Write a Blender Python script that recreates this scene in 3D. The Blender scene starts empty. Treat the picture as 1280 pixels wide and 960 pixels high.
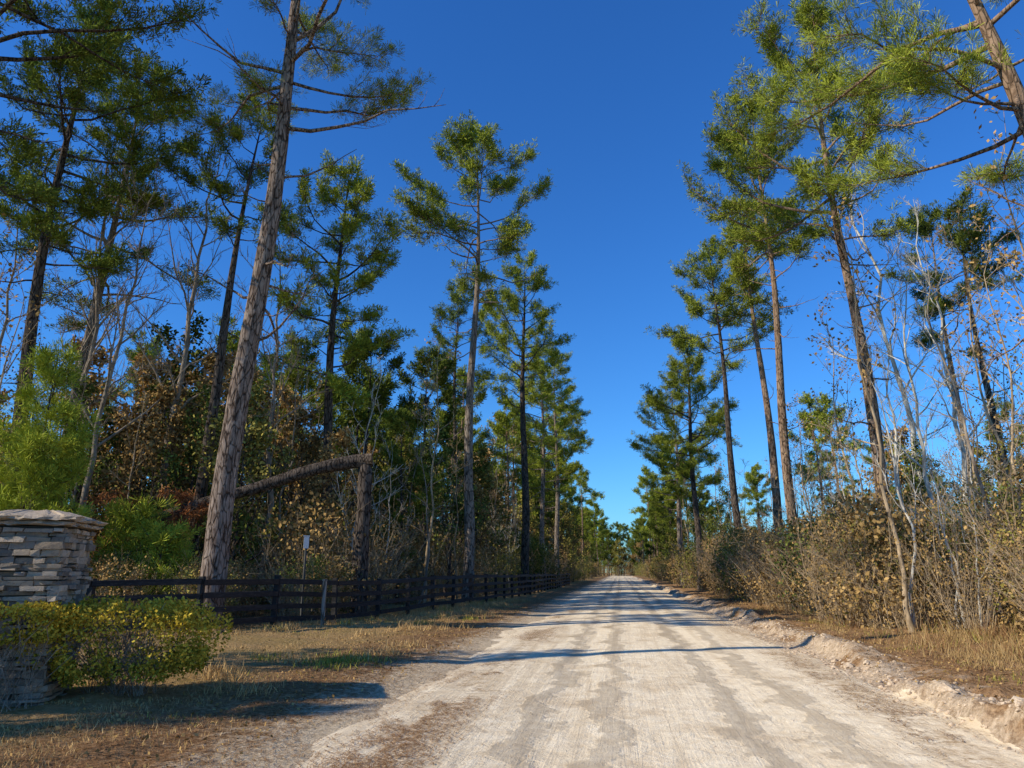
import bpy, math, time
import numpy as np
from mathutils import Vector
T0=time.time()
scene=bpy.context.scene
scene.view_settings.view_transform='Standard'
scene.view_settings.look='None'
scene.view_settings.exposure=0
COL=scene.collection

# ---------------------------------------------------------------- noise / terrain
def _hash(a,b,s):
    v=np.sin(a*127.1+b*311.7+s*74.7)*43758.5453
    return v-np.floor(v)
def vn(x,y,s=0.0):
    x=np.asarray(x,float);y=np.asarray(y,float)
    xi=np.floor(x);yi=np.floor(y);fx=x-xi;fy=y-yi
    fx=fx*fx*(3-2*fx);fy=fy*fy*(3-2*fy)
    a=_hash(xi,yi,s);b=_hash(xi+1,yi,s);c=_hash(xi,yi+1,s);d=_hash(xi+1,yi+1,s)
    return (a*(1-fx)+b*fx)*(1-fy)+(c*(1-fx)+d*fx)*fy
def fbm(x,y,s=0.0,o=4):
    r=0;a=.5;f=1
    for i in range(o):
        r=r+a*vn(x*f,y*f,s+i*3.1);a*=.5;f*=2.03
    return r/(1-.5**o)
def sst(a,b,x):
    t=np.clip((x-a)/(b-a),0,1);return t*t*(3-2*t)
XL,XR=-3.0,3.65
def hbase(x,y):
    x=np.asarray(x,float);y=np.asarray(y,float)
    z=0.05*(1-np.clip(((x-.3)/3.4)**2,0,1))
    out=np.maximum(sst(-2.4,-4.5,x),sst(3.6,4.6,x))
    z=z+out*(0.10*(fbm(x/2.2,y/2.2,5)-.5)*2+0.05*(vn(x*2.3,y*2.3,8)-.5))
    z=z+0.12*sst(-3.2,-7,x)
    bx=4.0+0.55*(fbm(y/2.5,y*0+3,9)-.5)*2
    w=np.where(x<bx,0.14,0.42)
    amp=0.06+0.30*fbm(y/1.0,x/1.0,11)*sst(.3,.6,vn(y/3.1,y*0,12))+.05*(fbm(x*4,y*4,15)-.5)
    z=z+amp*np.exp(-((x-bx)/w)**2)
    z=z+0.10*(fbm(x*2.5,y*2.5,14)-.5)*sst(3.4,3.9,x)*sst(6,4.8,x)*2
    z=z+0.14*sst(3.8,5.0,x)+0.45*sst(5,14,x)
    ins=1-out
    z=z+ins*(-0.018*np.exp(-((x+.75)/.3)**2)-0.018*np.exp(-((x-1.5)/.3)**2)+0.012*(fbm(x*1.2,y*.35,21)-.5))
    return z
def edgeL(y): return XL+0.5*(fbm(y/3.,y*0+1,31)-.5)*2
def edgeR(y): return XR+0.25*(fbm(y/2.,y*0+7,33)-.5)*2
def inside(x,y):
    return sst(-.5,.6,x-edgeL(y)+.5*(fbm(x*1.5,y*1.5,36)-.5))*sst(-.15,.25,edgeR(y)-x)
def gh(x,y):
    return hbase(x,y)-0.05*inside(x,y)
def H(x,y): return float(gh(x,y))

# ---------------------------------------------------------------- mesh builder
class MB:
    def __init__(s): s.V=[];s.n=0;s.F=[]
    def verts(s,a):
        a=np.asarray(a,float).reshape(-1,3);s.V.append(a);b=s.n;s.n+=len(a);return b
    def faces(s,f,mat=0,tint=None,smooth=False):
        f=np.asarray(f,int)
        if tint is None: tint=np.full(len(f),.5)
        s.F.append((f,mat,np.asarray(tint,float),smooth))
    def tube(s,pts,rad,sides=8,mat=0,tint=.5,rough=0,rng=None,cap=False):
        pts=np.asarray(pts,float);rad=np.asarray(rad,float);n=len(pts)
        t=np.gradient(pts,axis=0);t/=np.linalg.norm(t,axis=1)[:,None]+1e-9
        m=t.mean(0);ref=np.eye(3)[np.argmin(abs(m))]
        u=np.cross(t,ref);u/=np.linalg.norm(u,axis=1)[:,None]+1e-9;v=np.cross(t,u)
        a=np.linspace(0,2*np.pi,sides,endpoint=False)
        R=rad[:,None]*np.ones((1,sides))
        if rough and rng is not None: R=R*(1+rough*rng.standard_normal((n,sides)))
        P=pts[:,None,:]+R[:,:,None]*(np.cos(a)[None,:,None]*u[:,None,:]+np.sin(a)[None,:,None]*v[:,None,:])
        b=s.verts(P)
        i=np.arange(n-1)[:,None]*sides;j=np.arange(sides)[None,:];k=(j+1)%sides
        f=np.stack([i+j,i+k,i+sides+k,i+sides+j],-1).reshape(-1,4)+b
        s.faces(f,mat,np.full(len(f),tint),True)
        if cap:
            for e,o in((0,0),(n-1,(n-1)*sides)):
                c=s.verts([pts[e]])
                f=np.array([[c,b+o+q,b+o+(q+1)%sides] for q in range(sides)])
                s.faces(f,mat,np.full(len(f),tint+.3))
    def sticks(s,A,B,ra,rb,mat=0,tint=.5):
        A=np.asarray(A,float);B=np.asarray(B,float);n=len(A)
        if n==0:return
        t=B-A;t/=np.linalg.norm(t,axis=1)[:,None]+1e-9
        ref=np.where(abs(t[:,2:3])>.8,np.array([[1.,0,0]]),np.array([[0,0,1.]]))
        u=np.cross(t,ref);u/=np.linalg.norm(u,axis=1)[:,None]+1e-9;v=np.cross(t,u)
        P=[]
        for C,r in((A,ra),(B,rb)):
            r=np.broadcast_to(r,(n,))[:,None]
            for k in range(3):
                a=2*np.pi*k/3;P.append(C+r*(math.cos(a)*u+math.sin(a)*v))
        P=np.stack(P,1);b=s.verts(P);i=np.arange(n)[:,None]*6+b
        for k in range(3):
            l=(k+1)%3
            f=i+np.array([[k,l,3+l,3+k]])
            s.faces(f,mat,np.full(n,tint),True)
    def tufts(s,C,D,rng,K=14,L=.24,w=.012,mat=1,bias=.75):
        n=len(C)
        if n==0:return
        C=np.repeat(C,K,0);D=np.repeat(D,K,0)
        d=D*bias+rng.standard_normal((n*K,3))*.62;d/=np.linalg.norm(d,axis=1)[:,None]+1e-9
        l=L*rng.uniform(.7,1.2,(n*K,1))
        p=np.cross(d,rng.standard_normal((n*K,3)));p/=np.linalg.norm(p,axis=1)[:,None]+1e-9
        P=np.stack([C+d*.02-p*w*.4,C+d*l+p*w,C+d*l*.93-p*w],1)
        b=s.verts(P);f=np.arange(n*K*3).reshape(-1,3)+b
        ti=np.clip(np.repeat(rng.uniform(0,1,n),K)*.7+rng.uniform(0,.3,n*K),0,1)
        s.faces(f,mat,ti)
    def leaves(s,C,size,rng,mat=1,up=.3,tint=None):
        n=len(C)
        if n==0:return
        d=rng.standard_normal((n,3));d/=np.linalg.norm(d,axis=1)[:,None]
        q=rng.standard_normal((n,3));q[:,2]*=.6
        p=np.cross(d,q);p/=np.linalg.norm(p,axis=1)[:,None]+1e-9
        l=size*rng.uniform(.6,1.3,(n,1));w=l*.32
        P=np.stack([C,C+d*l*.5+p*w,C+d*l,C+d*l*.5-p*w],1)
        b=s.verts(P);f=np.arange(n*4).reshape(-1,4)+b
        s.faces(f,mat,rng.uniform(0,1,n) if tint is None else tint)
    def box(s,c,sz,mat=0,rot=None,tint=.5,jit=0,rng=None):
        c=np.array(c,float);h=np.array(sz,float)/2
        P=np.array([[x,y,z] for x in(-1,1) for y in(-1,1) for z in(-1,1)],float)*h
        if jit:P=P+rng.uniform(-jit,jit,(8,3))
        if rot is not None:P=P@np.asarray(rot).T
        b=s.verts(P+c)
        f=np.array([[0,1,3,2],[4,6,7,5],[0,4,5,1],[2,3,7,6],[0,2,6,4],[1,5,7,3]])+b
        s.faces(f,mat,np.full(6,tint))
    def mesh(s,name,mats):
        me=bpy.data.meshes.new(name)
        V=np.concatenate(s.V);me.vertices.add(len(V));me.vertices.foreach_set('co',V.astype(np.float32).ravel())
        loops=np.concatenate([f.ravel() for f,_,_,_ in s.F])
        tot=np.concatenate([np.full(len(f),f.shape[1]) for f,_,_,_ in s.F])
        st=np.concatenate([[0],np.cumsum(tot)[:-1]])
        me.loops.add(len(loops));me.loops.foreach_set('vertex_index',loops.astype(np.int32))
        me.polygons.add(len(tot));me.polygons.foreach_set('loop_start',st.astype(np.int32))
        me.polygons.foreach_set('material_index',np.concatenate([np.full(len(f),m) for f,m,_,_ in s.F]).astype(np.int32))
        me.polygons.foreach_set('use_smooth',np.concatenate([np.full(len(f),sm) for f,_,_,sm in s.F]))
        me.update(calc_edges=True)
        at=me.attributes.new('tint','FLOAT','FACE')
        at.data.foreach_set('value',np.concatenate([t for _,_,t,_ in s.F]).astype(np.float32))
        for m in mats:me.materials.append(m)
        return me
def obj(name,me,loc=(0,0,0),rz=0,sc=1,parent=None,col=None):
    o=bpy.data.objects.new(name,me);o.location=loc;o.rotation_euler=(0,0,rz)
    o.scale=(sc,sc,sc) if np.isscalar(sc) else sc
    (col or COL).objects.link(o)
    if parent:o.parent=parent
    return o
def empty(name,loc=(0,0,0),rz=0):
    o=bpy.data.objects.new(name,None);o.location=loc;o.rotation_euler=(0,0,rz);o.empty_display_size=.3
    COL.objects.link(o);return o

# ---------------------------------------------------------------- materials
class NT:
    def __init__(s,name):
        s.m=bpy.data.materials.new(name);s.m.use_nodes=True;s.t=s.m.node_tree;s.t.nodes.clear()
    def n(s,typ,ins=None,**kw):
        nd=s.t.nodes.new(typ)
        for k,v in kw.items():setattr(nd,k,v)
        for k,v in(ins or{}).items():
            i=nd.inputs[k]
            if isinstance(v,bpy.types.NodeSocket):s.t.links.new(v,i)
            else:i.default_value=v
        return nd
    def pos(s,scale=(1,1,1)):
        tc=s.n('ShaderNodeTexCoord')
        return s.n('ShaderNodeMapping',{'Vector':tc.outputs['Object'],'Scale':scale}).outputs[0]
    def noise(s,scale,vec=None,detail=5,rough=.6,dist=0):
        i={'Scale':scale,'Detail':detail,'Roughness':rough,'Distortion':dist}
        if vec is not None:i['Vector']=vec
        return s.n('ShaderNodeTexNoise',i).outputs['Fac']
    def mr(s,v,a,b,c=0,d=1,smooth=True):
        return s.n('ShaderNodeMapRange',{'Value':v,'From Min':a,'From Max':b,'To Min':c,'To Max':d},interpolation_type='SMOOTHSTEP' if smooth else 'LINEAR').outputs[0]
    def math(s,op,a,b=0):
        return s.n('ShaderNodeMath',{0:a,1:b},operation=op).outputs[0]
    def mix(s,f,a,b,blend='MIX'):
        nd=s.n('ShaderNodeMix',data_type='RGBA',blend_type=blend)
        for k,v in((0,f),(6,a),(7,b)):
            if isinstance(v,bpy.types.NodeSocket):s.t.links.new(v,nd.inputs[k])
            else:nd.inputs[k].default_value=v if k==0 else (*v,1)
        return nd.outputs[2]
    def out(s,sh):
        s.n('ShaderNodeOutputMaterial',{'Surface':sh});return s.m
    def bump(s,h,st,d=.02):
        return s.n('ShaderNodeBump',{'Height':h,'Strength':st,'Distance':d}).outputs[0]
    def dif(s,col,normal=None):
        i={'Color':col,'Roughness':.5}
        if normal is not None:i['Normal']=normal
        return s.n('ShaderNodeBsdfDiffuse',i).outputs[0]
    def pbr(s,col,rough=.9,normal=None,spec=.2):
        i={'Roughness':rough,'Specular IOR Level':spec}
        if isinstance(col,bpy.types.NodeSocket):i['Base Color']=col
        else:i['Base Color']=(*col,1)
        if normal is not None:i['Normal']=normal
        return s.n('ShaderNodeBsdfPrincipled',i).outputs[0]

def leafmat(name,c1,c2,trans=0,rough=.55):
    t=NT(name);a=t.n('ShaderNodeAttribute',attribute_name='tint').outputs['Fac']
    c=t.mix(a,c1,c2)
    oi=t.n('ShaderNodeObjectInfo').outputs['Random']
    k=t.mr(oi,0,1,.72,1.25,False)
    c=t.mix(1.0,c,t.n('ShaderNodeCombineColor',{0:k,1:k,2:k}).outputs[0],'MULTIPLY')
    p=t.n('ShaderNodeBsdfDiffuse',{'Color':c}).outputs[0]
    if not trans:return t.out(p)
    tr=t.n('ShaderNodeBsdfTranslucent',{'Color':c}).outputs[0]
    return t.out(t.n('ShaderNodeMixShader',{0:trans,1:p,2:tr}).outputs[0])
def barkmat(name,cd,cl,scale=1,zorange=None,plain=False):
    t=NT(name);v=t.pos((5*scale,5*scale,1.3*scale))
    if plain:
        return t.out(t.dif(t.mix(t.mr(t.noise(1.6,v,3,.7,.5),.3,.7),cd,cl)))
    n1=t.noise(1.6,v,5,.7,1.0)
    vo=t.n('ShaderNodeTexVoronoi',{'Vector':v,'Scale':1.7},feature='DISTANCE_TO_EDGE').outputs['Distance']
    cr=t.mr(t.math('ADD',vo,t.math('MULTIPLY',t.math('SUBTRACT',n1,.5),.3)),-.03,.12)
    c=t.mix(t.mr(n1,.3,.7),cd,cl)
    c=t.mix(cr,tuple(x*.4 for x in cd),c)
    if zorange:
        z=t.n('ShaderNodeSeparateXYZ',{0:t.pos()}).outputs[2]
        c=t.mix(t.math('MULTIPLY',t.mr(z,8,20),.6),c,zorange)
    h=t.math('ADD',t.math('MULTIPLY',cr,.7),t.math('MULTIPLY',n1,.6))
    return t.out(t.dif(c,t.bump(h,1.,.05)))

M_bark=barkmat('pine_bark',(.17,.13,.10),(.44,.36,.285),zorange=(.34,.25,.18))
M_barkR=barkmat('pine_bark_reddish',(.16,.10,.065),(.48,.33,.22),zorange=(.46,.30,.18))
M_barkD=barkmat('dark_bark',(.065,.05,.04),(.20,.155,.12))
M_pale=barkmat('pale_bark',(.36,.32,.26),(.78,.73,.62),.8,plain=True)
M_grey=barkmat('grey_twig_bark',(.19,.145,.11),(.46,.37,.27),plain=True)
M_tan=barkmat('tan_twig_bark',(.25,.175,.10),(.60,.45,.28),plain=True)
M_need=leafmat('pine_needles',(.07,.105,.018),(.46,.49,.06))
M_needD=leafmat('pine_needles_dark',(.045,.07,.016),(.25,.29,.045))
M_needY=leafmat('young_pine_needles',(.14,.18,.02),(.46,.48,.06))
M_rust=leafmat('dead_needles',(.18,.065,.025),(.42,.18,.07))
M_brown=leafmat('brown_leaves',(.18,.11,.035),(.60,.38,.145))
M_olive=leafmat('olive_leaves',(.10,.09,.022),(.46,.38,.09))
M_green=leafmat('evergreen_leaves',(.04,.06,.016),(.24,.26,.055))
M_yel=leafmat('yellow_green_leaves',(.20,.17,.03),(.66,.54,.13))
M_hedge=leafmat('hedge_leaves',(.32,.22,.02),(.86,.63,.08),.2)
M_hedgeShade=leafmat('hedge_leaves_green_shade',(.08,.09,.012),(.46,.38,.05))  # darker green copy, stands in for shade on the lower hedge
M_straw=leafmat('dry_grass_blades',(.27,.165,.065),(.68,.46,.20))
M_grass=leafmat('green_grass_blades',(.14,.14,.02),(.46,.42,.08))
M_litter=leafmat('pine_straw',(.18,.08,.03),(.48,.27,.125))

def groundmat():
    t=NT('ground_litter');p=t.pos();sx=t.n('ShaderNodeSeparateXYZ',{0:p}).outputs[0]
    nb=t.noise(.9,p,6,.65);nf=t.noise(14,p,8,.75);nm=t.noise(3.5,p,6,.7)
    x2=t.math('ADD',sx,t.math('MULTIPLY',t.math('SUBTRACT',nm,.5),3.0))
    sand=t.mix(t.mr(nf,.3,.7),(.54,.40,.245),(.88,.71,.48))
    clay=t.mix(t.mr(nf,.3,.7),(.36,.25,.155),(.80,.63,.44))
    straw=t.mix(t.mr(nf,.3,.72),(.15,.075,.032),(.56,.34,.17))
    turf=t.mix(t.mr(nb,.35,.65),(.40,.24,.10),(.29,.19,.06))
    turf=t.mix(t.mr(nf,.35,.7),turf,(.58,.39,.185))
    wood=t.mix(t.mr(nf,.3,.7),(.08,.05,.025),(.30,.19,.095))
    c=t.mix(t.mr(x2,-3.2,-4.3),sand,straw)
    c=t.mix(t.mr(x2,-4.8,-6.4),c,turf)
    c=t.mix(t.mr(x2,-9,-12),c,wood)
    c=t.mix(t.mr(x2,3.3,3.5),c,clay)
    c=t.mix(t.mr(x2,4.2,4.8),c,straw)
    c=t.mix(t.math('MULTIPLY',t.mr(nb,.5,.62),t.mr(sx,3.6,3.9)),c,straw)
    c=t.mix(t.mr(x2,7,9),c,wood)
    h=t.math('ADD',nf,t.math('MULTIPLY',nm,1.5))
    return t.out(t.dif(c,t.bump(h,.9,.06)))
def roadmat():
    t=NT('sandy_road');p=t.pos();sp=t.n('ShaderNodeSeparateXYZ',{0:p});sx=sp.outputs[0]
    nb=t.noise(.7,p,5,.65);nf=t.noise(30,p,7,.8);nm=t.noise(4,p,6,.72,.5)
    st=t.noise(1,t.pos((2.6,.11,1)),5,.6,1.2)
    st2=t.noise(1,t.pos((13,.6,1)),4,.65,1.)
    c=t.mix(t.mr(nm,.32,.68),(.78,.625,.415),(.92,.775,.55))
    c=t.mix(t.math('MULTIPLY',t.mr(st,.44,.62),.42),c,(.58,.44,.275))
    c=t.mix(t.math('MULTIPLY',t.mr(st2,.54,.7),.10),c,(.48,.36,.23))
    c=t.mix(t.math('MULTIPLY',t.mr(nb,.50,.64),.5),c,(.58,.43,.265))
    c=t.mix(t.math('MULTIPLY',t.mr(nf,.55,.72),.45),c,(.38,.27,.165))
    c=t.mix(t.math('MULTIPLY',t.mr(nf,.40,.28),.35),c,(.94,.83,.62))
    xo=t.math('ADD',sx,t.math('MULTIPLY',t.math('SUBTRACT',nb,.5),1.6))
    dl=t.math('ABSOLUTE',t.math('ADD',xo,2.1));dr=t.math('ABSOLUTE',t.math('SUBTRACT',xo,3.1))
    nl=t.noise(7,p,6,.8)
    for d,wd in((dl,.42),(dr,.6)):
        mk=t.math('MULTIPLY',t.mr(d,wd,.02),t.mr(nl,.46,.60))
        c=t.mix(t.math('MULTIPLY',mk,.75),c,t.mix(t.mr(nf,.35,.65),(.24,.135,.065),(.54,.36,.19)))
    wv=t.n('ShaderNodeTexWave',{'Vector':p,'Scale':9.,'Distortion':1.2,'Detail':2},wave_type='BANDS',bands_direction='Y').outputs['Fac']
    tm=None
    for cx in(-1.0,-.2,1.25,2.0):
        d=t.mr(t.math('ABSOLUTE',t.math('SUBTRACT',xo,cx)),.2,.12)
        tm=d if tm is None else t.math('MAXIMUM',tm,d)
    c=t.mix(t.math('MULTIPLY',tm,.22),c,(.56,.43,.28))
    wv=t.math('MULTIPLY',wv,tm)
    h=t.math('ADD',t.math('ADD',t.math('MULTIPLY',nf,.5),t.math('MULTIPLY',nm,2.)),t.math('ADD',t.math('MULTIPLY',st2,.6),t.math('MULTIPLY',wv,.7)))
    return t.out(t.dif(c,t.bump(h,.7,.035)))
M_ground=groundmat();M_road=roadmat()

# ---------------------------------------------------------------- ground + road
def grid(xs,ys,fn):
    X,Y=np.meshgrid(xs,ys);Z=fn(X,Y);mb=MB();mb.verts(np.stack([X,Y,Z],-1))
    nx,ny=len(xs),len(ys);i=np.arange(ny-1)[:,None]*nx;j=np.arange(nx-1)[None,:]
    f=np.stack([i+j,i+j+1,i+nx+j+1,i+nx+j],-1).reshape(-1,4);mb.faces(f,0,None,True);return mb
xs=np.concatenate([np.linspace(-600,-40,25),np.linspace(-38,-12,40),np.arange(-11.8,-4,.14),np.arange(-4,-2,.07),np.linspace(-1.9,3,20),np.arange(3.1,5.6,.05),np.arange(5.7,12,.16),np.linspace(12.5,40,40),np.linspace(45,600,25)])
ys=np.concatenate([np.linspace(-60,-2,16),np.linspace(-1,5,20),np.arange(5.1,22,.07),np.arange(22.1,45,.18),np.arange(45.5,120,1.),np.linspace(122,900,70)])
obj('ground',grid(xs,ys,gh).mesh('ground',[M_ground]))
def rh(x,y): return hbase(x,y)-0.06*(1-inside(x,y))
rx=np.arange(-3.9,4.15,.07)
ry=np.concatenate([np.linspace(-40,4,50),np.arange(4.1,24,.08),np.arange(24.2,60,.3),np.arange(61,300,2.)])
obj('dirt_road',grid(rx,ry,rh).mesh('dirt_road',[M_road]))

# ---------------------------------------------------------------- trees
def norm(v): return v/(np.linalg.norm(v)+1e-9)
def pine(seed,Ht=22,cb=13,R=4.,r0=.25,lean=(0,0),dens=1.,needle=None,bark=None,dead=5,K=11,tl=.28,tw=.019,bias=None,wob=.12,young=False,extra=None,nlm=3.1):
    rng=np.random.default_rng(seed);mb=MB()
    n=26;z=np.linspace(-.3,Ht,n);f=np.clip(z/Ht,0,1)
    w1,w2=rng.uniform(0,6.28,2)
    px=lean[0]*f**1.2+wob*np.sin(z*.35+w1)*np.minimum(z,4)/4
    py=lean[1]*f**1.2+wob*np.sin(z*.29+w2)*np.minimum(z,4)/4
    pts=np.stack([px,py,z],1)
    rad=r0*(1-.96*f**1.5)+r0*.35*np.exp(-np.maximum(z,0)/.45)
    mb.tube(pts,np.maximum(rad,.015),12,0,.5,.035,rng)
    at=lambda zz:np.array([np.interp(zz,z,px),np.interp(zz,z,py),zz])
    rz=lambda zz:np.interp(zz,z,rad)
    A=[];B=[];RA=[];RB=[];TC=[];TD=[]
    def limb(z0,L,az,el,live,droop=.0,curl=.25):
        p=at(z0);d=np.array([math.cos(az)*math.cos(el),math.sin(az)*math.cos(el),math.sin(el)])
        m=7;P=[p];step=L/(m-1)
        for q in range(m-1):
            d=d+rng.standard_normal(3)*.2+np.array([0,0,curl*(q/(m-1))-droop*(1-q/(m-1))])*.5
            d=norm(d);p=p+d*step;P.append(p)
        P=np.array(P);rb=min(.015+.011*L,rz(z0)*.6)
        mb.tube(P,np.linspace(rb,.008,m),5,0,.5)
        ns=int((L*3.7+4)*dens) if live else int(L*1.6)
        for k in range(ns):
            s=(rng.uniform(.25,1.) if young else rng.uniform(.4,1.)) if live else rng.uniform(.3,1);idx=s*(m-1);i0=min(int(idx),m-2)
            q=P[i0]+(P[i0+1]-P[i0])*(idx-i0);dd=norm(P[i0+1]-P[i0])
            sd=norm(np.cross(dd,[0,0,1]))*(1 if rng.random()<.5 else -1)
            bd=norm(dd*rng.uniform(.4,1.)+sd*rng.uniform(.3,1.1)+np.array([0,0,rng.uniform(-.15,.75)]))
            bl=(.20*L*(1.15-s)+rng.uniform(.25,.85))*(1 if live else .8)
            mid=q+bd*bl*.55;bd2=norm(bd+rng.standard_normal(3)*.2+np.array([0,0,.3]));e=mid+bd2*bl*.5
            A.extend([q,mid]);B.extend([mid,e]);RA.extend([.012,.008]);RB.extend([.008,.004])
            if live:
                nt=rng.integers(5,9)
                for u in np.linspace(.25,1,nt):
                    c=(q+bd*bl*u if u<.55 else mid+bd2*bl*(u-.55)*1.1)+rng.standard_normal(3)*.10
                    TC.append(c);TD.append(norm((bd2 if u>.5 else bd)+np.array([0,0,.35])))
        if live:
            for u in(.85,1.):
                TC.append(P[-1]*u+P[-2]*(1-u));TD.append(norm(P[-1]-P[-2]))
    nl=int((Ht-cb)*(nlm if not young else 4.)+3)
    az=rng.uniform(0,6.28)
    for i in range(nl):
        t=(i+rng.uniform(0,.9))/nl;z0=cb+t*(Ht-cb)*.98
        if young:pr=(1-t)**.8+.08
        else:pr=(.60+.40*math.sin(math.pi*min(t*1.2,1)))*(1-t**3.2)**.5+.12
        az+=2.4+rng.uniform(-.9,.9)
        L=R*pr*rng.uniform(.3,1.18)
        if bias is not None:
            L*=1+bias[1]*math.cos(az-bias[0])
        el=math.radians(rng.uniform(-5,28)+34*t**1.5)
        limb(z0,max(L,.35),az,el,young or t>.25 or rng.random()<.55+t,droop=.12 if t<.5 else 0,curl=.4)
    for i in range(dead):
        z0=rng.uniform(max(cb*.5,2),cb*1.02);limb(z0,R*rng.uniform(.15,.6),rng.uniform(0,6.28),math.radians(rng.uniform(-15,20)),False,.1)
    for e in(extra or[]):limb(*e)
    mb.sticks(A,B,np.array(RA),np.array(RB),0)
    mb.tufts(np.array(TC),np.array(TD),rng,K,tl,tw,1)
    return mb.mesh('pine_tree',[bark or M_bark,needle or M_need])

def decid(seed,Ht=14,r0=.12,spread=.5,n1=14,n2=6,n3=6,leaf=0,lsize=.09,bark=None,lm=None,lean=(0,0),low=.35,twig=.006):
    rng=np.random.default_rng(seed);mb=MB();n=16
    z=np.linspace(-.2,Ht,n);f=np.clip(z/Ht,0,1)
    w=np.cumsum(rng.standard_normal((n,2))*Ht*.010,0)
    P=np.stack([w[:,0]+lean[0]*f,w[:,1]+lean[1]*f,z],1)
    rad=r0*(1-.93*f**.9)+r0*.3*np.exp(-np.maximum(z,0)/.3)
    mb.tube(P,rad,8,0,.5,.03,rng)
    A=[];B=[];RA=[];RB=[];LC=[]
    def br(p,d,L,r,m):
        pts=[p];st=L/(m-1)
        for q in range(m-1):
            d=norm(d+rng.standard_normal(3)*.18+np.array([0,0,.10]));p=p+d*st;pts.append(p)
        return np.array(pts)
    def sub(pts,s):
        idx=s*(len(pts)-1);i0=min(int(idx),len(pts)-2)
        return pts[i0]+(pts[i0+1]-pts[i0])*(idx-i0),norm(pts[i0+1]-pts[i0])
    for i in range(n1):
        s=low+(1-low)*(i+rng.random())/n1*.97
        q,dd=sub(P,s);az=i*2.4+rng.uniform(-.5,.5)
        el=rng.uniform(.5,1.05);d=np.array([math.cos(az)*math.cos(el),math.sin(az)*math.cos(el),math.sin(el)])
        L=Ht*spread*(1.15-s)*rng.uniform(.55,1.1)+.4;rb=min(rad[min(int(s*(n-1)),n-1)]*.55,.012*L+.01)
        b1=br(q,d,L,rb,6);mb.tube(b1,np.linspace(rb,twig,6),4,0,.5)
        for j in range(n2):
            s2=rng.uniform(.25,1);q2,d2=sub(b1,s2)
            dr=norm(d2+rng.standard_normal(3)*.55+np.array([0,0,.2]))
            L2=L*.45*(1.2-s2*.7)*rng.uniform(.5,1.1);b2=br(q2,dr,L2,.01,4)
            A.extend(b2[:-1]);B.extend(b2[1:]);RA.extend([twig*1.6,twig*1.3,twig]);RB.extend([twig*1.3,twig,twig*.7])
            for k in range(n3):
                q3,d3=sub(b2,rng.uniform(.2,1));e=q3+norm(d3+rng.standard_normal(3)*.6+np.array([0,0,.25]))*L2*rng.uniform(.2,.55)
                A.append(q3);B.append(e);RA.append(twig*.9);RB.append(twig*.45)
                if leaf:
                    for _ in range(leaf):LC.append(q3+(e-q3)*rng.uniform(.2,1.1)+rng.standard_normal(3)*.16)
    mb.sticks(A,B,np.array(RA),np.array(RB),0)
    if leaf:mb.leaves(np.array(LC),lsize,rng)
    return mb.mesh('bare_tree',[bark or M_grey,lm or M_brown])

def shrub(seed,h=2.5,w=1.4,clumps=70,per=22,ls=.13,lm=None,bark=None,stems=22,sp=.22):
    rng=np.random.default_rng(seed);mb=MB()
    A=[];B=[];RA=[];RB=[];C=[]
    for i in range(stems):
        az=rng.uniform(0,6.28);o=rng.uniform(0,.5)*w
        p=np.array([math.cos(az)*o,math.sin(az)*o,-.1]);d=norm(np.array([math.cos(az)*rng.uniform(0,.6),math.sin(az)*rng.uniform(0,.6),1]))
        L=h*rng.uniform(.6,1.3);r=.008+.004*h*rng.random()
        for q in range(4):
            e=p+d*L/4;A.append(p);B.append(e);RA.append(r*(1-q*.2));RB.append(r*(.8-q*.2))
            for _ in range(3):
                u=rng.random();q0=p+(e-p)*u;e2=q0+norm(d+rng.standard_normal(3)*.6)*h*.16
                A.append(q0);B.append(e2);RA.append(.005);RB.append(.003)
            p=e;d=norm(d+rng.standard_normal(3)*.18)
    for i in range(clumps):
        z=rng.uniform(.04,1)**.85;rr=w*math.sqrt(max(0,1-(abs(z-.45)/.62)**2.2))
        a=rng.uniform(0,6.28);q=rr*math.sqrt(rng.uniform(.05,1))
        c=np.array([math.cos(a)*q,math.sin(a)*q,z*h])
        s=sp*rng.uniform(.6,1.7)
        C.append(c+rng.standard_normal((per,3))*np.array([s,s,s*.8]))
    C=np.concatenate(C);C[:,2]=np.maximum(C[:,2],.02)
    ct=np.repeat(rng.uniform(0,.6,clumps),per)+rng.uniform(0,.4,len(C))
    mb.sticks(A,B,np.array(RA),np.array(RB),0)
    mb.leaves(C,ls,rng,tint=ct)
    return mb.mesh('shrub',[bark or M_grey,lm or M_green])

# ---- individually placed pines (metres; road runs along +Y, observer near origin)
def P(x,y,rz=0,**k):
    return obj('pine_tree',pine(**k),(x,y,H(x,y)),rz)
P(-10.8,18.6,seed=1,Ht=28,cb=15.8,R=5.8,r0=.33,lean=(1.6,0),dens=.9,dead=10,wob=.16,nlm=2.1,K=22,tl=.26,tw=.008,
  bark=barkmat('pine_bark_grey',(.15,.10,.072),(.46,.355,.275)),
  extra=[(14.9,5.4,.05,.05,False,.0,.05),(15.6,4.5,.35,.35,True,0,.3),(17.2,6.0,-.35,.3,True,0,.25),(16.4,4.6,2.9,.1,True,0,.2),(18.,5.5,.2,.2,True,0,.2),(14.2,3.6,2.6,.3,False,0,.2)])
P(-7.5,36.3,seed=2,Ht=25.6,cb=16.6,R=4.7,r0=.27,dens=1.2,dead=8,lean=(.3,0),nlm=3.8)
P(-12.8,30.5,seed=3,Ht=20.8,cb=9.5,R=3.6,r0=.26,dens=1.1,bark=M_barkD,dead=6,nlm=3.4)
P(-6.6,51.6,seed=4,Ht=24.6,cb=12.5,R=4.2,r0=.3,bark=M_barkD,nlm=3.6)
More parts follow.
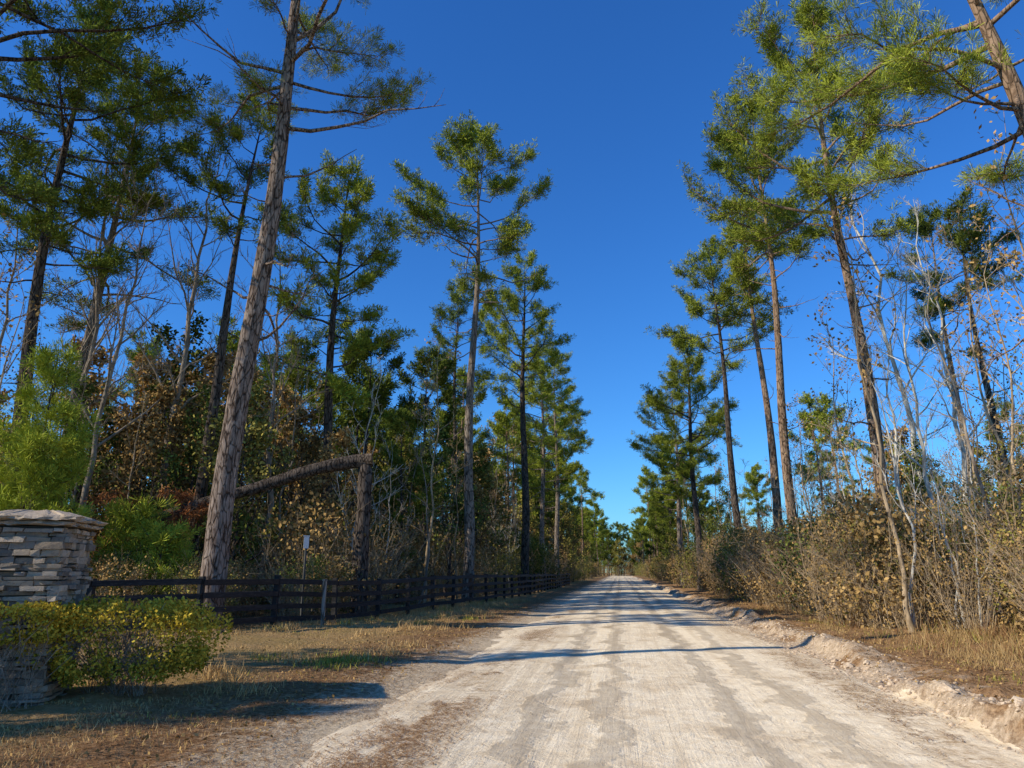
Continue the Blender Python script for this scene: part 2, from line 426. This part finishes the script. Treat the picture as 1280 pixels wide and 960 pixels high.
P(-13.4,58.7,seed=5,Ht=25.5,cb=15,R=3.8,r0=.25,needle=M_needD,bark=M_barkD)
P(-6.7,65.7,seed=6,Ht=22,cb=8,R=4,r0=.25)
P(-6.2,75,seed=7,Ht=24.5,cb=10,R=4.3,r0=.26)
P(-23.2,27,seed=8,Ht=24.5,cb=12,R=4.8,r0=.28,lean=(1.5,0),nlm=3.4)
P(-15.6,25,seed=9,Ht=20.5,cb=14,R=3.4,r0=.24,lean=(1.2,0),bark=M_barkD,needle=M_needD,nlm=2)
P(-20.9,22.2,seed=10,Ht=24,cb=12.5,R=4.8,r0=.28,needle=M_needD,bark=M_barkD)
P(-17.9,15.4,seed=11,Ht=23,cb=12.5,R=5.4,r0=.3,needle=M_needD,bark=M_barkD,nlm=3.)
P(-14.5,7.2,seed=12,Ht=24,cb=16,R=4,r0=.27,nlm=2.2)
# right side
P(9.45,27.6,seed=21,Ht=24,cb=13,R=4.5,r0=.25,lean=(-.6,0),bark=M_barkR,bias=(3.1,.15),dead=8,nlm=3.1,K=13,tw=.015)
P(8.1,35.5,seed=22,Ht=25.4,cb=15.3,R=3.7,r0=.24,bark=M_barkR,bias=(3.1,.15),dead=6,nlm=3.4)
P(9.2,43.7,seed=23,Ht=23.5,cb=16,R=3.6,r0=.27,lean=(-.6,0),bark=M_barkR,nlm=3.6)
P(8.2,51.7,seed=24,Ht=24.8,cb=15.5,R=3.9,r0=.27,lean=(-.6,0),bark=M_barkD,nlm=3.6)
P(6.4,61.5,seed=25,Ht=21,cb=8,R=4.4,r0=.27,bark=M_barkD,dens=1.2,nlm=3.4)
P(6.6,81,seed=26,Ht=22.5,cb=7,R=4.6,r0=.26)
P(11.3,17.0,seed=27,Ht=22,cb=11.5,R=4.8,r0=.30,lean=(-2.6,0),bark=M_barkR,bias=(3.1,.2),dens=1.2,wob=.12,K=24,tl=.26,tw=.0075,nlm=2.2,
  extra=[(14.6,6.,2.9,.15,True,.1,.2),(11.5,4.8,2.7,-.05,True,.1,.3),(12,4.,3.2,.0,True,.1,.3),(13.2,5.,3.6,.1,True,.1,.3)])
P(19.4,43.2,seed=28,Ht=22,cb=13,R=3.6,r0=.22,needle=M_needD,nlm=2.2)
P(17.6,36,seed=29,Ht=19,cb=13,R=2.8,r0=.2,needle=M_needD,bark=M_barkD,nlm=2.2)

# young pines
YA=pine(seed=31,Ht=7.8,cb=.8,R=2.3,r0=.08,needle=M_needY,bark=M_barkD,dead=0,young=True,K=18,tl=.30,tw=.011,wob=.05)
YB=pine(seed=32,Ht=2.5,cb=.25,R=1.0,r0=.04,needle=M_needY,bark=M_barkD,dead=0,young=True,K=18,tl=.26,tw=.010,wob=.02)
for x,y,me,s in((-16.7,18.8,YA,1),(-13.5,20.3,YB,1),(-15.5,22,YB,1.3),(-18.6,20.4,YA,.75),(-10.9,5.0,YA,.60)):  # last one is out of view, added and sized for its shadow
    obj('young_pine_tree',me,(x,y,H(x,y)),x,s)

def D(name,x,y,me,rz=0,s=1): return obj(name,me,(x,y,H(x,y)),rz,s)
bt1=decid(41,20,.2,.36,18,7,7,bark=M_grey,twig=.009);bt2=decid(42,15,.13,.36,16,7,7,bark=M_grey,twig=.008)
pb1=decid(43,21,.17,.27,18,6,6,bark=M_pale,twig=.009,lean=(-1,0),low=.4);pb2=decid(44,19,.15,.3,18,6,6,bark=M_pale,twig=.009,low=.35)
ob1=decid(45,10,.13,.45,18,7,5,leaf=5,lsize=.19,lm=M_brown,bark=M_barkD,low=.15)
ob2=decid(46,9,.12,.5,18,7,5,leaf=6,lsize=.19,lm=M_olive,bark=M_barkD,low=.12)
ob3=decid(50,11,.12,.42,20,7,5,leaf=6,lsize=.18,lm=M_green,bark=M_barkD,low=.12)
sp1=decid(47,8.5,.05,.25,10,5,4,bark=M_grey,twig=.006,low=.3);sp2=decid(48,11,.06,.22,11,5,4,bark=M_tan,twig=.006,low=.4,leaf=1,lsize=.12)
sp3=decid(49,7,.04,.3,9,5,4,bark=M_pale,twig=.005,low=.25)
sp4=decid(70,6,.035,.4,12,6,4,bark=M_tan,twig=.005,low=.1,lean=(1.2,.4),leaf=1,lsize=.07,lm=M_yel)
for a in((-16.7,25.9,bt1,0,1),(-19.3,24,bt2,1,1.15),(-21.5,26.5,bt1,2,.95),(-13.9,27,bt2,3,1.1),(-25,25,bt2,3.3,1.2)):D('bare_tree',*a)
for a in((13.5,32.2,pb1,0,1),(14.8,34.5,pb2,0,1),(12.2,29.5,pb2,2.5,.75),(17,33,pb1,3,.9),(10.8,31,pb1,4,.6)):D('pale_bare_tree',*a)
D('oak_tree',-12.9,9.0,ob2,1.,.8)  # out of view, added to throw shade on the left verge

# ---- understory and background, one instanced collection each side
sA=shrub(51,3.2,1.5,lm=M_green,clumps=70,bark=M_tan);sB=shrub(52,2.8,1.5,lm=M_olive,per=20,clumps=66,bark=M_tan);sC=shrub(53,3.,1.4,clumps=58,per=20,lm=M_brown,bark=M_tan);sD=shrub(54,3.4,1.6,clumps=80,per=36,lm=M_yel,ls=.075,stems=34,bark=M_tan)
sE=shrub(55,2.8,1.4,clumps=46,per=22,lm=M_brown,stems=45,bark=M_tan,ls=.09)
sF=shrub(56,3.2,1.6,clumps=80,per=36,lm=M_olive,ls=.075,stems=34,bark=M_tan)
sG=shrub(57,3.0,1.6,clumps=84,per=38,lm=M_green,ls=.075,stems=26,bark=M_tan)
sH=shrub(58,3.1,1.6,clumps=70,per=32,lm=M_brown,ls=.08,stems=46,bark=M_tan)
bpA=pine(61,19,8,3.6,.2,K=7,tl=.36,tw=.034,bark=M_barkD,nlm=2.3);bpB=pine(62,22,12,4.,.22,K=7,tl=.36,tw=.034,bark=M_barkR,nlm=2.5);bpC=pine(63,16,4,3.6,.17,K=7,tl=.36,tw=.034,needle=M_needD,bark=M_barkD,nlm=2.4)
def fx(y): return float(np.interp(y,[0,15.5,17.3,21,24,30,36,50,90],[-16,-13.5,-10.3,-8.8,-8,-7.2,-6.5,-6,-6]))
def mass(name,items):
    c=bpy.data.collections.new(name)
    for nm,me,x,y,rz,s in items:
        if -18.5<x<-7.2 and 18<y<24.8:
            if me in(ob1,ob2,ob3):continue
            if nm=='shrub':s=min(s,.6)
        obj(nm,me,(x,y,H(x,y)-.03),rz,s,col=c)
    e=empty(name);e.instance_type='COLLECTION';e.instance_collection=c
rng=np.random.default_rng(7)
L=[];Rr=[]
def scatter(lst,n,xf,y0,y1,choices,smin,smax,pw=1.):
    for i in range(n):
        y=y0+(y1-y0)*rng.random()**pw;x=xf(y)
        me=choices[rng.integers(len(choices))]
        lst.append((me.name.split('.')[0],me,x,y,rng.uniform(0,6.28),rng.uniform(smin,smax)))
scatter(L,180,lambda y:fx(y)-1.6-rng.random()**1.4*22,18.5,120,[sA,sB,sC,sC,sE,sE],.7,1.3,1.6)
scatter(L,120,lambda y:fx(y)-2.2-rng.random()**1.2*25,20,110,[sp1,sp2,sp2,sp1,sp3],.8,1.4,1.4)
scatter(L,105,lambda y:fx(y)-3.5-rng.random()*28,25,120,[ob1,ob2,ob1,ob2,ob1,ob3],.65,1.15,1.4)
scatter(L,46,lambda y:fx(y)-5-rng.random()*30,38,120,[bpA,bpB,bpC,bpA],.7,1.05,1.)
scatter(L,50,lambda y:-13-rng.random()*22,19.5,34,[sC,sB,sE,sA],.8,1.35)
for x,y,m,s in((-17.5,28,ob1,1.05),(-21,30,ob1,1.1),(-25,31,ob1,1.2),(-15,33,ob1,.9),(-19,34,ob2,1.1),(-12,38,ob2,.95),(-10.5,44,ob3,.9),(-29,27,ob2,1.1),(-23,23.5,ob1,.8),(-14.5,40,bpC,.95),(-17,45,bpA,.85),(-11,36,bpC,.6),(-11.8,29,ob1,.7)):
    L.append(('oak_tree',m,x,y,x*3,s))
y=84.
while y<265:
    L.append(('pine_tree',[bpA,bpB,bpC][rng.integers(3)],-6.2-rng.random()**1.5*6,y,rng.uniform(0,6),rng.uniform(.6,1.2)))
    Rr.append(('pine_tree',[bpA,bpB,bpC][rng.integers(3)],6.8+rng.random()**1.5*6,y+rng.uniform(-3,6),rng.uniform(0,6),rng.uniform(.5,1.15)))
    y+=rng.uniform(3,11)
scatter(L,22,lambda y:-6.8-rng.random()*6,60,240,[ob1,ob2,ob3],.6,1.1)
scatter(Rr,22,lambda y:7.5+rng.random()*6,66,240,[ob1,ob2,ob3],.5,1.)
scatter(L,90,lambda y:-6.3-rng.random()*5,55,265,[sA,sB,sC],.9,1.4)
# right
scatter(Rr,150,lambda y:6.7+rng.random()**1.4*20+max(0,(22-y))*.15,21,120,[sC,sB,sC,sE,sH,sA],.8,1.3,1.6)
scatter(Rr,64,lambda y:6.4+rng.random()*3,22,60,[sA,sH,sC,sH,sE,sA],.75,1.2,1.)
scatter(Rr,110,lambda y:7.+rng.random()**1.2*22,18,100,[sp1,sp2,sp3,sp3,sp2],.6,1.25,1.4)
scatter(Rr,54,lambda y:12+rng.random()*28,30,110,[ob2,ob1,bt2,ob1,ob3],.45,.75)
scatter(Rr,16,lambda y:14+rng.random()*30,60,130,[bpA,bpB,bpC],.6,.9)
scatter(Rr,90,lambda y:6.2+rng.random()*5,60,265,[sA,sB,sC],.8,1.4)
for i in range(110):
    x=rng.uniform(-150,160);y=rng.uniform(150,300)
    if abs(x)<14:y=rng.uniform(300,330)
    (L if x<0 else Rr).append(('pine_tree',[bpA,bpC,ob1][rng.integers(3)],x,y,rng.uniform(0,6),rng.uniform(.6,1.)))
for i in range(130):
    x=rng.uniform(-120,130);y=rng.uniform(90,200)
    if abs(x)<14:y=rng.uniform(288,310)
    (L if x<0 else Rr).append(('shrub',[sA,sB,sC][rng.integers(3)],x,y,rng.uniform(0,6),rng.uniform(1.3,2.)))
for i in range(44):
    x=rng.uniform(-14,16);y=rng.uniform(272,292)
    L.append(('shrub',[sC,sB,ob1,ob2,bpC][rng.integers(5)],x,y,rng.uniform(0,6),rng.uniform(.9,1.4)))
mass('roadside_woods',L);mass('roadside_woods',Rr)

# near right thicket, individually named shrubs
for x,y,me,s in((8.9,12.6,sD,.8),(9.6,14.4,sH,1.1),(8.1,15.4,sE,.75),(9.2,16.8,sF,.95),(10.9,16.5,sH,1.35),(8.0,18.6,sH,.8),(11.5,13.8,sD,1.35),(10.0,19.4,sG,1.1),(12.5,18.5,sH,1.5),(8.5,21.5,sG,.95),(12.,21.5,sC,1.4),(7.3,20.4,sE,.7),(10.4,11.8,sD,1.2),(7.4,22.8,sG,.85),(10.8,14.9,sF,1.35),(9.8,17.9,sH,1.25),(9.3,15.6,sD,.75),(11.4,20.2,sF,1.4),(13.4,16.2,sD,1.6)):
    D('shrub',x,y,me,x*7,s)
for x,y,m,s in((8.9,15.4,sp3,.75),(10.2,17.5,sp4,.95),(8.2,19.6,sp3,.8),(9.6,20.8,sp3,1.),(11.6,19.,sp4,1.1),(7.9,22.6,sp4,.8),(12.6,21,sp3,1.2),(9.7,15.6,sp4,.8),(11,17.6,sp3,1.),(10.4,13.8,sp4,.8),(8.6,17.4,sp4,.6),(9.3,12.9,sp3,.6)):
    D('bare_sapling',x,y,m,x*5,s)

# ---------------------------------------------------------------- snapped pine
def snapped():
    rng=np.random.default_rng(5);mb=MB()
    z=np.linspace(-.2,5.3,12)
    mb.tube(np.stack([.02*np.sin(z*2),z*0,z],1),np.linspace(.3,.25,12),10,0,.5,.06,rng,cap=True)
    for i in range(14):
        a=rng.uniform(0,6.28);r=rng.uniform(.05,.2)
        mb.sticks([[math.cos(a)*r,math.sin(a)*r,5.2]],[[math.cos(a)*r*1.3,math.sin(a)*r*1.3,5.2+rng.uniform(.2,.5)]],.05,.01,1)
    t=np.linspace(0,1,16)[:,None]
    p0=np.array([.25,0,5.45]);p1=np.array([-4.5,-1.2,4.6]);p2=np.array([-9.4,-2.4,1.9])
    pts=(1-t)**2*p0+2*t*(1-t)*p1+t*t*p2;pts[:,2]+=.07*np.sin(t[:,0]*11)
    mb.tube(pts,np.linspace(.25,.13,16),10,0,.5,.06,rng,cap=True)
    A=[];B=[];TC=[];TD=[]
    for i in range(26):
        s=rng.uniform(.35,1);q=pts[int(s*15)];d=norm(np.array([-.5,rng.uniform(-1,1),rng.uniform(-1,.5)]))
        L=rng.uniform(.5,1.6);e=q+d*L;f=e+norm(d+np.array([0,0,-.6]))*L*.5;A+=[q,e];B+=[e,f]
        if s>.5:
            for u in np.linspace(.3,1,9):
                TC.append(q+(e-q)*u+rng.standard_normal(3)*.12);TD.append(norm(d+np.array([0,0,-.5])));TC.append(e+(f-e)*u+rng.standard_normal(3)*.12);TD.append(np.array([0,0,-1.]))
    mb.sticks(A,B,.02,.008,0);mb.tufts(np.array(TC),np.array(TD),rng,12,.28,.016,2)
    return mb.mesh('snapped_pine_trunk',[M_barkD,M_straw,M_rust])
obj('snapped_pine_trunk',snapped(),(-9.0,25,H(-9,25)))

# ---------------------------------------------------------------- fence
def fencemat():
    t=NT('black_fence_paint');n=t.noise(6,t.pos((1,1,4)),6,.7)
    return t.out(t.pbr(t.mix(t.mr(n,.45,.75),(.014,.013,.013),(.06,.05,.042)),.65,t.bump(n,.3,.01),.3))
M_fence=fencemat()
M_wood=barkmat('weathered_post',(.3,.26,.2),(.5,.45,.38),.6)
poly=[(-24,13.2),(-13.5,15.5),(-10.3,17.3),(-8.8,21),(-8,24),(-7.2,30),(-6.5,36),(-6.05,50),(-6,90)]
pp=[];
for a,b in zip(poly[:-1],poly[1:]):
    m=40;pp+= [(a[0]+(b[0]-a[0])*i/m,a[1]+(b[1]-a[1])*i/m) for i in range(m)]
pp=np.array(pp);dl=np.concatenate([[0],np.cumsum(np.linalg.norm(np.diff(pp,axis=0),axis=1))])
S=np.arange(0,dl[-1],2.4);FX=np.interp(S,dl,pp[:,0]);FY=np.interp(S,dl,pp[:,1])
frng=np.random.default_rng(3);mp=MB();mr_=MB()
for i,(x,y) in enumerate(zip(FX,FY)):
    a=frng.uniform(-.04,.04);R=np.array([[1,0,a],[0,1,0],[-a,0,1]])
    mp.box((x,y,H(x,y)+.6+frng.uniform(-.05,.03)),(.13,.13,1.5),0,R)
for i in range(len(S)-1):
    a=np.array([FX[i],FY[i],H(FX[i],FY[i])]);b=np.array([FX[i+1],FY[i+1],H(FX[i+1],FY[i+1])])
    d=b-a;d/=np.linalg.norm(d);nrm=norm(np.cross(d,[0,0,1]));up=np.cross(nrm,d)
    Rm=np.stack([d,nrm,up],1)
    for k,zz in enumerate((.24,.56,.88,1.22)):
        c=(a+b)/2+nrm*(.085)+np.array([0,0,zz+frng.uniform(-.025,.025)])
        mr_.box(c,(np.linalg.norm(b-a)-.006,.035,.135),0,Rm,jit=.008,rng=frng)
fe=empty('board_fence')
obj('posts',mp.mesh('posts',[M_fence]),parent=fe);obj('rails',mr_.mesh('rails',[M_fence]),parent=fe)
mb=MB();mb.box((0,0,.6),(.09,.09,1.3),0,jit=.01,rng=frng);mb.box((0,0,1.27),(.12,.12,.05),0)
x,y=-8.5,20.7;obj('wooden_stake',mb.mesh('wooden_stake',[M_wood]),(x,y,H(x,y)))
def flat(name,c,rough=.6):
    t=NT(name);n=t.noise(12,t.pos(),4)
    return t.out(t.pbr(t.mix(t.mr(n,.3,.7),tuple(v*.85 for v in c),c),rough))
M_white=flat('white_paint',(.75,.75,.72));M_post=flat('dark_metal',(.05,.05,.045))
mb=MB();mb.tube([[0,0,-.2],[0,0,1.2],[0,0,2.45]],[.035,.035,.035],8,0,cap=True)
mb.box((0,-.045,2.35),(.15,.03,.34),1);mb.box((0,-.03,2.54),(.18,.07,.03),1)
obj('marker_sign',mb.mesh('marker_sign',[M_post,M_white]),(-9.25,20.9,H(-9.25,20.9)),.5)

# ---------------------------------------------------------------- stone pillar
def stonemat():
    t=NT('ledge_stone');a=t.n('ShaderNodeAttribute',attribute_name='tint').outputs['Fac'];p=t.pos()
    n=t.noise(16,p,8,.75);m=t.noise(3,p,4)
    c=t.mix(a,(.18,.15,.12),(.60,.48,.35))
    c=t.mix(t.math('MULTIPLY',t.mr(m,.45,.65),.5),c,(.44,.32,.2))
    c=t.mix(t.math('MULTIPLY',t.mr(n,.5,.7),.6),c,(.09,.08,.07))
    return t.out(t.pbr(c,.92,t.bump(n,1.,.03),.1))
M_stone=stonemat();M_mortar=flat('dark_mortar',(.07,.065,.06),.95)
rot=math.radians(20);pc=(-7.34,8.43)
pil=empty('stone_pillar',(pc[0],pc[1],H(*pc)),rot)
mb=MB();mb.box((0,0,.95),(.86,.86,2.1),0);obj('core',mb.mesh('core',[M_mortar]),parent=pil)
mb=MB();srng=np.random.default_rng(12);z=-.08
while z<1.98:
    hh=min(srng.uniform(.04,.10),2.0-z)
    if hh<.03:break
    for side in range(4):
        ca,sa=math.cos(side*math.pi/2),math.sin(side*math.pi/2);R=np.array([[ca,-sa,0],[sa,ca,0],[0,0,1]])
        u=-.48
        while u<.46:
            w=srng.uniform(.09,.36);w=min(w,.49-u)
            if w<.05:break
            pr=srng.uniform(.015,.11)
            c=R@np.array([u+w/2,-(.43+pr/2-.03),z+hh/2])
            mb.box(c,(w-.008,pr+.06,hh-.008),0,R,tint=srng.random()**1.3,jit=.012,rng=srng)
            u+=w
    z+=hh
obj('stones',mb.mesh('stones',[M_stone]),parent=pil)
mb=MB();m=14
for (z0,z1,hw) in((2.005,2.06,.55),(2.065,2.12,.59)):
    g=np.linspace(-1,1,m);ring=[(a,-1) for a in g[:-1]]+[(1,a) for a in g[:-1]]+[(-a,1) for a in g[:-1]]+[(-1,-a) for a in g[:-1]]
    ring=np.array(ring)*hw
    lv=[]
    for zz,k in((z0,.98),(z0+.01,1.),(z1-.02,1.),(z1,.95),(z1+.08,.45)):
        q=ring*k+srng.uniform(-.028,.028,ring.shape);lv.append(np.column_stack([q,np.full(len(q),zz)+srng.uniform(-.012,.012,len(q))]))
    n=len(ring);b=mb.verts(np.concatenate(lv))
    for l in range(len(lv)-1):
        f=np.array([[b+l*n+i,b+l*n+(i+1)%n,b+(l+1)*n+(i+1)%n,b+(l+1)*n+i] for i in range(n)]);mb.faces(f,0,srng.uniform(.5,.9,n))
    for l,flip in((0,1),(len(lv)-1,0)):
        c=mb.verts([[0,0,lv[l][:,2].mean()]]);mb.faces(np.array([[c,b+l*n+i,b+l*n+(i+1)%n] for i in range(n)]),0,np.full(n,.6))
obj('cap',mb.mesh('cap',[M_stone]),parent=pil)

# ---------------------------------------------------------------- hedge
mb=MB();hr=np.random.default_rng(8)
def hedgevol(cx,cy,ax,ay,z0,z1,n,ang,mats=(1,2)):
    q=hr.standard_normal((n,3));q/=np.linalg.norm(q,axis=1)[:,None];q=np.sign(q)*abs(q)**.65
    q*=hr.uniform(.5,1.06,(n,1))**.5
    X=q[:,0]*ax;Y=q[:,1]*ay;Z=(z0+z1)/2+q[:,2]*(z1-z0)/2
    lump=1+.2*(vn(X*4+9,Y*4+Z*4,3)-.5)*2
    X*=lump;Y*=lump;Z=Z+.07*(vn(X*5,Y*5,6)-.5)*2
    c,s=math.cos(ang),math.sin(ang);C=np.stack([cx+X*c-Y*s,cy+X*s+Y*c,Z],1)
    dens=vn(C[:,0]*5,C[:,1]*5+C[:,2]*5,4)>.25;C=C[dens];Z=Z[dens]
    lit_top=hr.random(len(C))<(np.clip((Z-z0)/(z1-z0),0,1)*.7+.4)  # sunlit top painted in: share of yellow leaves grows with height
    mb.leaves(C[lit_top],.045,hr,mats[0]);mb.leaves(C[~lit_top],.045,hr,mats[1])
hx,hy=-6.3,9.0
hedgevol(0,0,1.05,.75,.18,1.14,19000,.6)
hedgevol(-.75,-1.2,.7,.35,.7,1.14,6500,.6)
A=[];B=[]
for i in range(220):
    k=hr.random()<.3
    c=np.array([-.75,-1.2,0]) if k else np.zeros(3)
    p=c+np.array([hr.uniform(-.4,.4),hr.uniform(-.2,.2),0]);d=norm(np.array([hr.uniform(-.8,.8),hr.uniform(-.6,.6),1.]))
    L_=hr.uniform(.7,1.25)
    for q in range(4):
        e=p+d*L_/4;A.append(p);B.append(e);p=e;d=norm(d+hr.standard_normal(3)*.25)
mb.sticks(A,B,.005,.003,0)
obj('hedge',mb.mesh('hedge',[M_grey,M_hedge,M_hedgeShade]),(hx,hy,H(hx,hy)))

# ---------------------------------------------------------------- grass, litter, clods
def blades(x,y,hgt,w,rng,mb,mat,leanv=.5,tint=None):
    n=len(x);z=gh(x,y);p=np.stack([x,y,z-.01],1)
    a=rng.uniform(0,6.28,n);s=np.stack([np.cos(a),np.sin(a),a*0],1)
    l=rng.standard_normal((n,3))*leanv;l[:,2]=1;l/=np.linalg.norm(l,axis=1)[:,None]
    h=hgt[:,None];mid=p+l*h*.55;l2=l+rng.standard_normal((n,3))*.3;tip=mid+l2*h*.5
    P_=np.stack([p-s*w,p+s*w,mid+s*w*.7,tip,mid-s*w*.7],1);b=mb.verts(P_);i=np.arange(n)[:,None]*5+b
    ti=rng.uniform(0,1,n) if tint is None else tint
    mb.faces(i+np.array([[0,1,2,4]]),mat,ti);mb.faces(i+np.array([[4,2,3]]),mat,ti)
g=np.random.default_rng(77);mb=MB()
n=90000
y=5+g.random(n)**1.7*27;x=-3.3-g.random(n)*np.minimum(11,3+y*.5)
k=(fbm(x/1.1,y/1.1,41)>.46)&(x<edgeL(y)-.15)&(x>-16)
k&=g.random(n)<sst(-3.6,-6.,x)*.8+.06
x=x[k];y=y[k];gr=(fbm(x/1.6,y/1.6,44)+g.uniform(-.12,.12,len(x)))>.74
hg=g.uniform(.02,.07,len(x))*(1+y*.015)
blades(x[~gr],y[~gr],hg[~gr],.004,g,mb,0);blades(x[gr],y[gr],hg[gr]*1.2,.004,g,mb,1)
for i in range(220):
    yy=g.uniform(9,40);xx=fx(yy)+g.uniform(-.6,1.4) if g.random()<.75 else g.uniform(-6.5,-4.4)
    m=70;x=xx+g.standard_normal(m)*.16;y=yy+g.standard_normal(m)*.16
    blades(x,y,g.uniform(.06,.24,m),.006,g,mb,int(g.random()<.1),.45)
x=-4.9+g.standard_normal(900)*.35;y=12.9+g.standard_normal(900)*.5
blades(x,y,g.uniform(.05,.15,900),.006,g,mb,1,.4)
obj('verge_grass',mb.mesh('verge_grass',[M_straw,M_grass]))
mb=MB()
for i in range(850):
    yy=8+g.random()**1.3*36;xx=5.1+g.random()**1.2*4.2
    if fbm(xx/1.,yy/1.4,71)<.47:continue
    m=60;x=xx+g.standard_normal(m)*.2;y=yy+g.standard_normal(m)*.2
    blades(x,y,g.uniform(.08,.5,m)*g.uniform(.35,1.2)*(.3+.7*float(sst(4.8,7.6,xx))),.005,g,mb,2 if g.random()<.4 else int(g.random()<.15),.5)
obj('dry_grass',mb.mesh('dry_grass',[M_straw,M_grass,M_litter]))
mb=MB();n=120000;y=5+g.random(n)**1.5*35
sel=g.random(n)
x=np.where(sel<.28,-2.2+g.standard_normal(n)*.3,np.where(sel<.68,-4.5+g.standard_normal(n)*1.1,np.where(sel<.8,3.15+g.standard_normal(n)*.25,4.9+g.standard_normal(n)*.7)))
k=fbm(x/.6,y/1.3,52)>np.where(sel<.28,.53,np.where(sel<.68,.38,.45));x=x[k];y=y[k];n=len(x)
z=np.maximum(gh(x,y),rh(x,y))+.006+g.random(n)*.012
a=g.uniform(0,6.28,n);d=np.stack([np.cos(a),np.sin(a),g.uniform(-.08,.12,n)],1);p=np.stack([-np.sin(a),np.cos(a),a*0],1)
c=np.stack([x,y,z],1);l=g.uniform(.05,.12,(n,1))
b=mb.verts(np.stack([c-p*.004,c+p*.004,c+d*l],1));mb.faces(np.arange(n*3).reshape(-1,3)+b,0,g.random(n))
obj('pine_straw_litter',mb.mesh('pine_straw_litter',[M_litter]))
mb=MB();n=7000;y=5+g.random(n)**1.4*30;x=np.where(g.random(n)<.5,-4.9+g.standard_normal(n)*1.2,5.2+g.standard_normal(n)*.9)
k=(x<-3.4)|(x>3.8);x=x[k];y=y[k]
z=np.maximum(gh(x,y),rh(x,y))+.012
mb.leaves(np.stack([x,y,z],1),.05,g,0);obj('fallen_leaves',mb.mesh('fallen_leaves',[M_brown]))
def clodmat():
    t=NT('sandy_clay');n=t.noise(20,t.pos(),6,.7)
    return t.out(t.dif(t.mix(t.mr(n,.3,.7),(.36,.25,.155),(.80,.63,.44)),t.bump(n,.8,.02)))
M_clod=clodmat();mb=MB()
ph=(1+5**.5)/2;ico=np.array([[-1,ph,0],[1,ph,0],[-1,-ph,0],[1,-ph,0],[0,-1,ph],[0,1,ph],[0,-1,-ph],[0,1,-ph],[ph,0,-1],[ph,0,1],[-ph,0,-1],[-ph,0,1]])/1.9
icf=np.array([[0,11,5],[0,5,1],[0,1,7],[0,7,10],[0,10,11],[1,5,9],[5,11,4],[11,10,2],[10,7,6],[7,1,8],[3,9,4],[3,4,2],[3,2,6],[3,6,8],[3,8,9],[4,9,5],[2,4,11],[6,2,10],[8,6,7],[9,8,1]])
for i in range(1600):
    yy=6+g.random()**1.4*38;xx=3.95+g.standard_normal()*.32 if g.random()<.85 else g.uniform(-2.9,3.6)
    r=g.uniform(.008,.045)*(1 if 3.3<xx<4.8 else .3)
    if g.random()<.06 and xx>3.5:r*=2.2
    zz=max(H(xx,yy),float(rh(xx,yy)))
    b=mb.verts(ico*r*g.uniform(.7,1.3,(12,1))*np.array([1,1,.7])+np.array([xx,yy,zz]));mb.faces(icf+b,0)
obj('dirt_clods',mb.mesh('dirt_clods',[M_clod]))

# ---------------------------------------------------------------- light
el=math.radians(30);sd=np.array([-.87,-.493]);sd/=np.linalg.norm(sd)
tosun=Vector((sd[0]*math.cos(el),sd[1]*math.cos(el),math.sin(el)))
ld=bpy.data.lights.new('sun','SUN');ld.energy=5.;ld.angle=math.radians(.5);ld.color=(1,.92,.76)
lo=bpy.data.objects.new('sun',ld);lo.rotation_euler=(-tosun).to_track_quat('-Z','Y').to_euler();lo.location=(-40,-20,40);COL.objects.link(lo)
w=bpy.data.worlds.new('World');scene.world=w;w.use_nodes=True;nt=w.node_tree;nt.nodes.clear()
sk=nt.nodes.new('ShaderNodeTexSky');sk.sky_type='NISHITA';sk.sun_disc=False;sk.sun_elevation=el
sk.sun_rotation=math.atan2(sd[0],sd[1])%(2*math.pi);sk.dust_density=0.;sk.air_density=1.2;sk.ozone_density=3.
hs=nt.nodes.new('ShaderNodeHueSaturation');hs.inputs['Saturation'].default_value=1.15
mx=nt.nodes.new('ShaderNodeMix');mx.data_type='RGBA';mx.blend_type='MULTIPLY';mx.inputs[0].default_value=1;mx.inputs[7].default_value=(.36,.80,1.36,1)
bg=nt.nodes.new('ShaderNodeBackground');bg.inputs['Strength'].default_value=.13
ow=nt.nodes.new('ShaderNodeOutputWorld')
nt.links.new(sk.outputs[0],hs.inputs['Color']);nt.links.new(hs.outputs[0],mx.inputs[6]);nt.links.new(mx.outputs[2],bg.inputs[0]);nt.links.new(bg.outputs[0],ow.inputs[0])

# ---------------------------------------------------------------- camera
cd=bpy.data.cameras.new('camera');cd.sensor_width=36;cd.lens=25.3;cd.clip_start=.1;cd.clip_end=2000
co=bpy.data.objects.new('camera',cd);co.location=(0,0,1.62);co.rotation_euler=(math.radians(90+14.6),0,math.radians(8.26));COL.objects.link(co)
scene.camera=co
print('built',time.time()-T0)
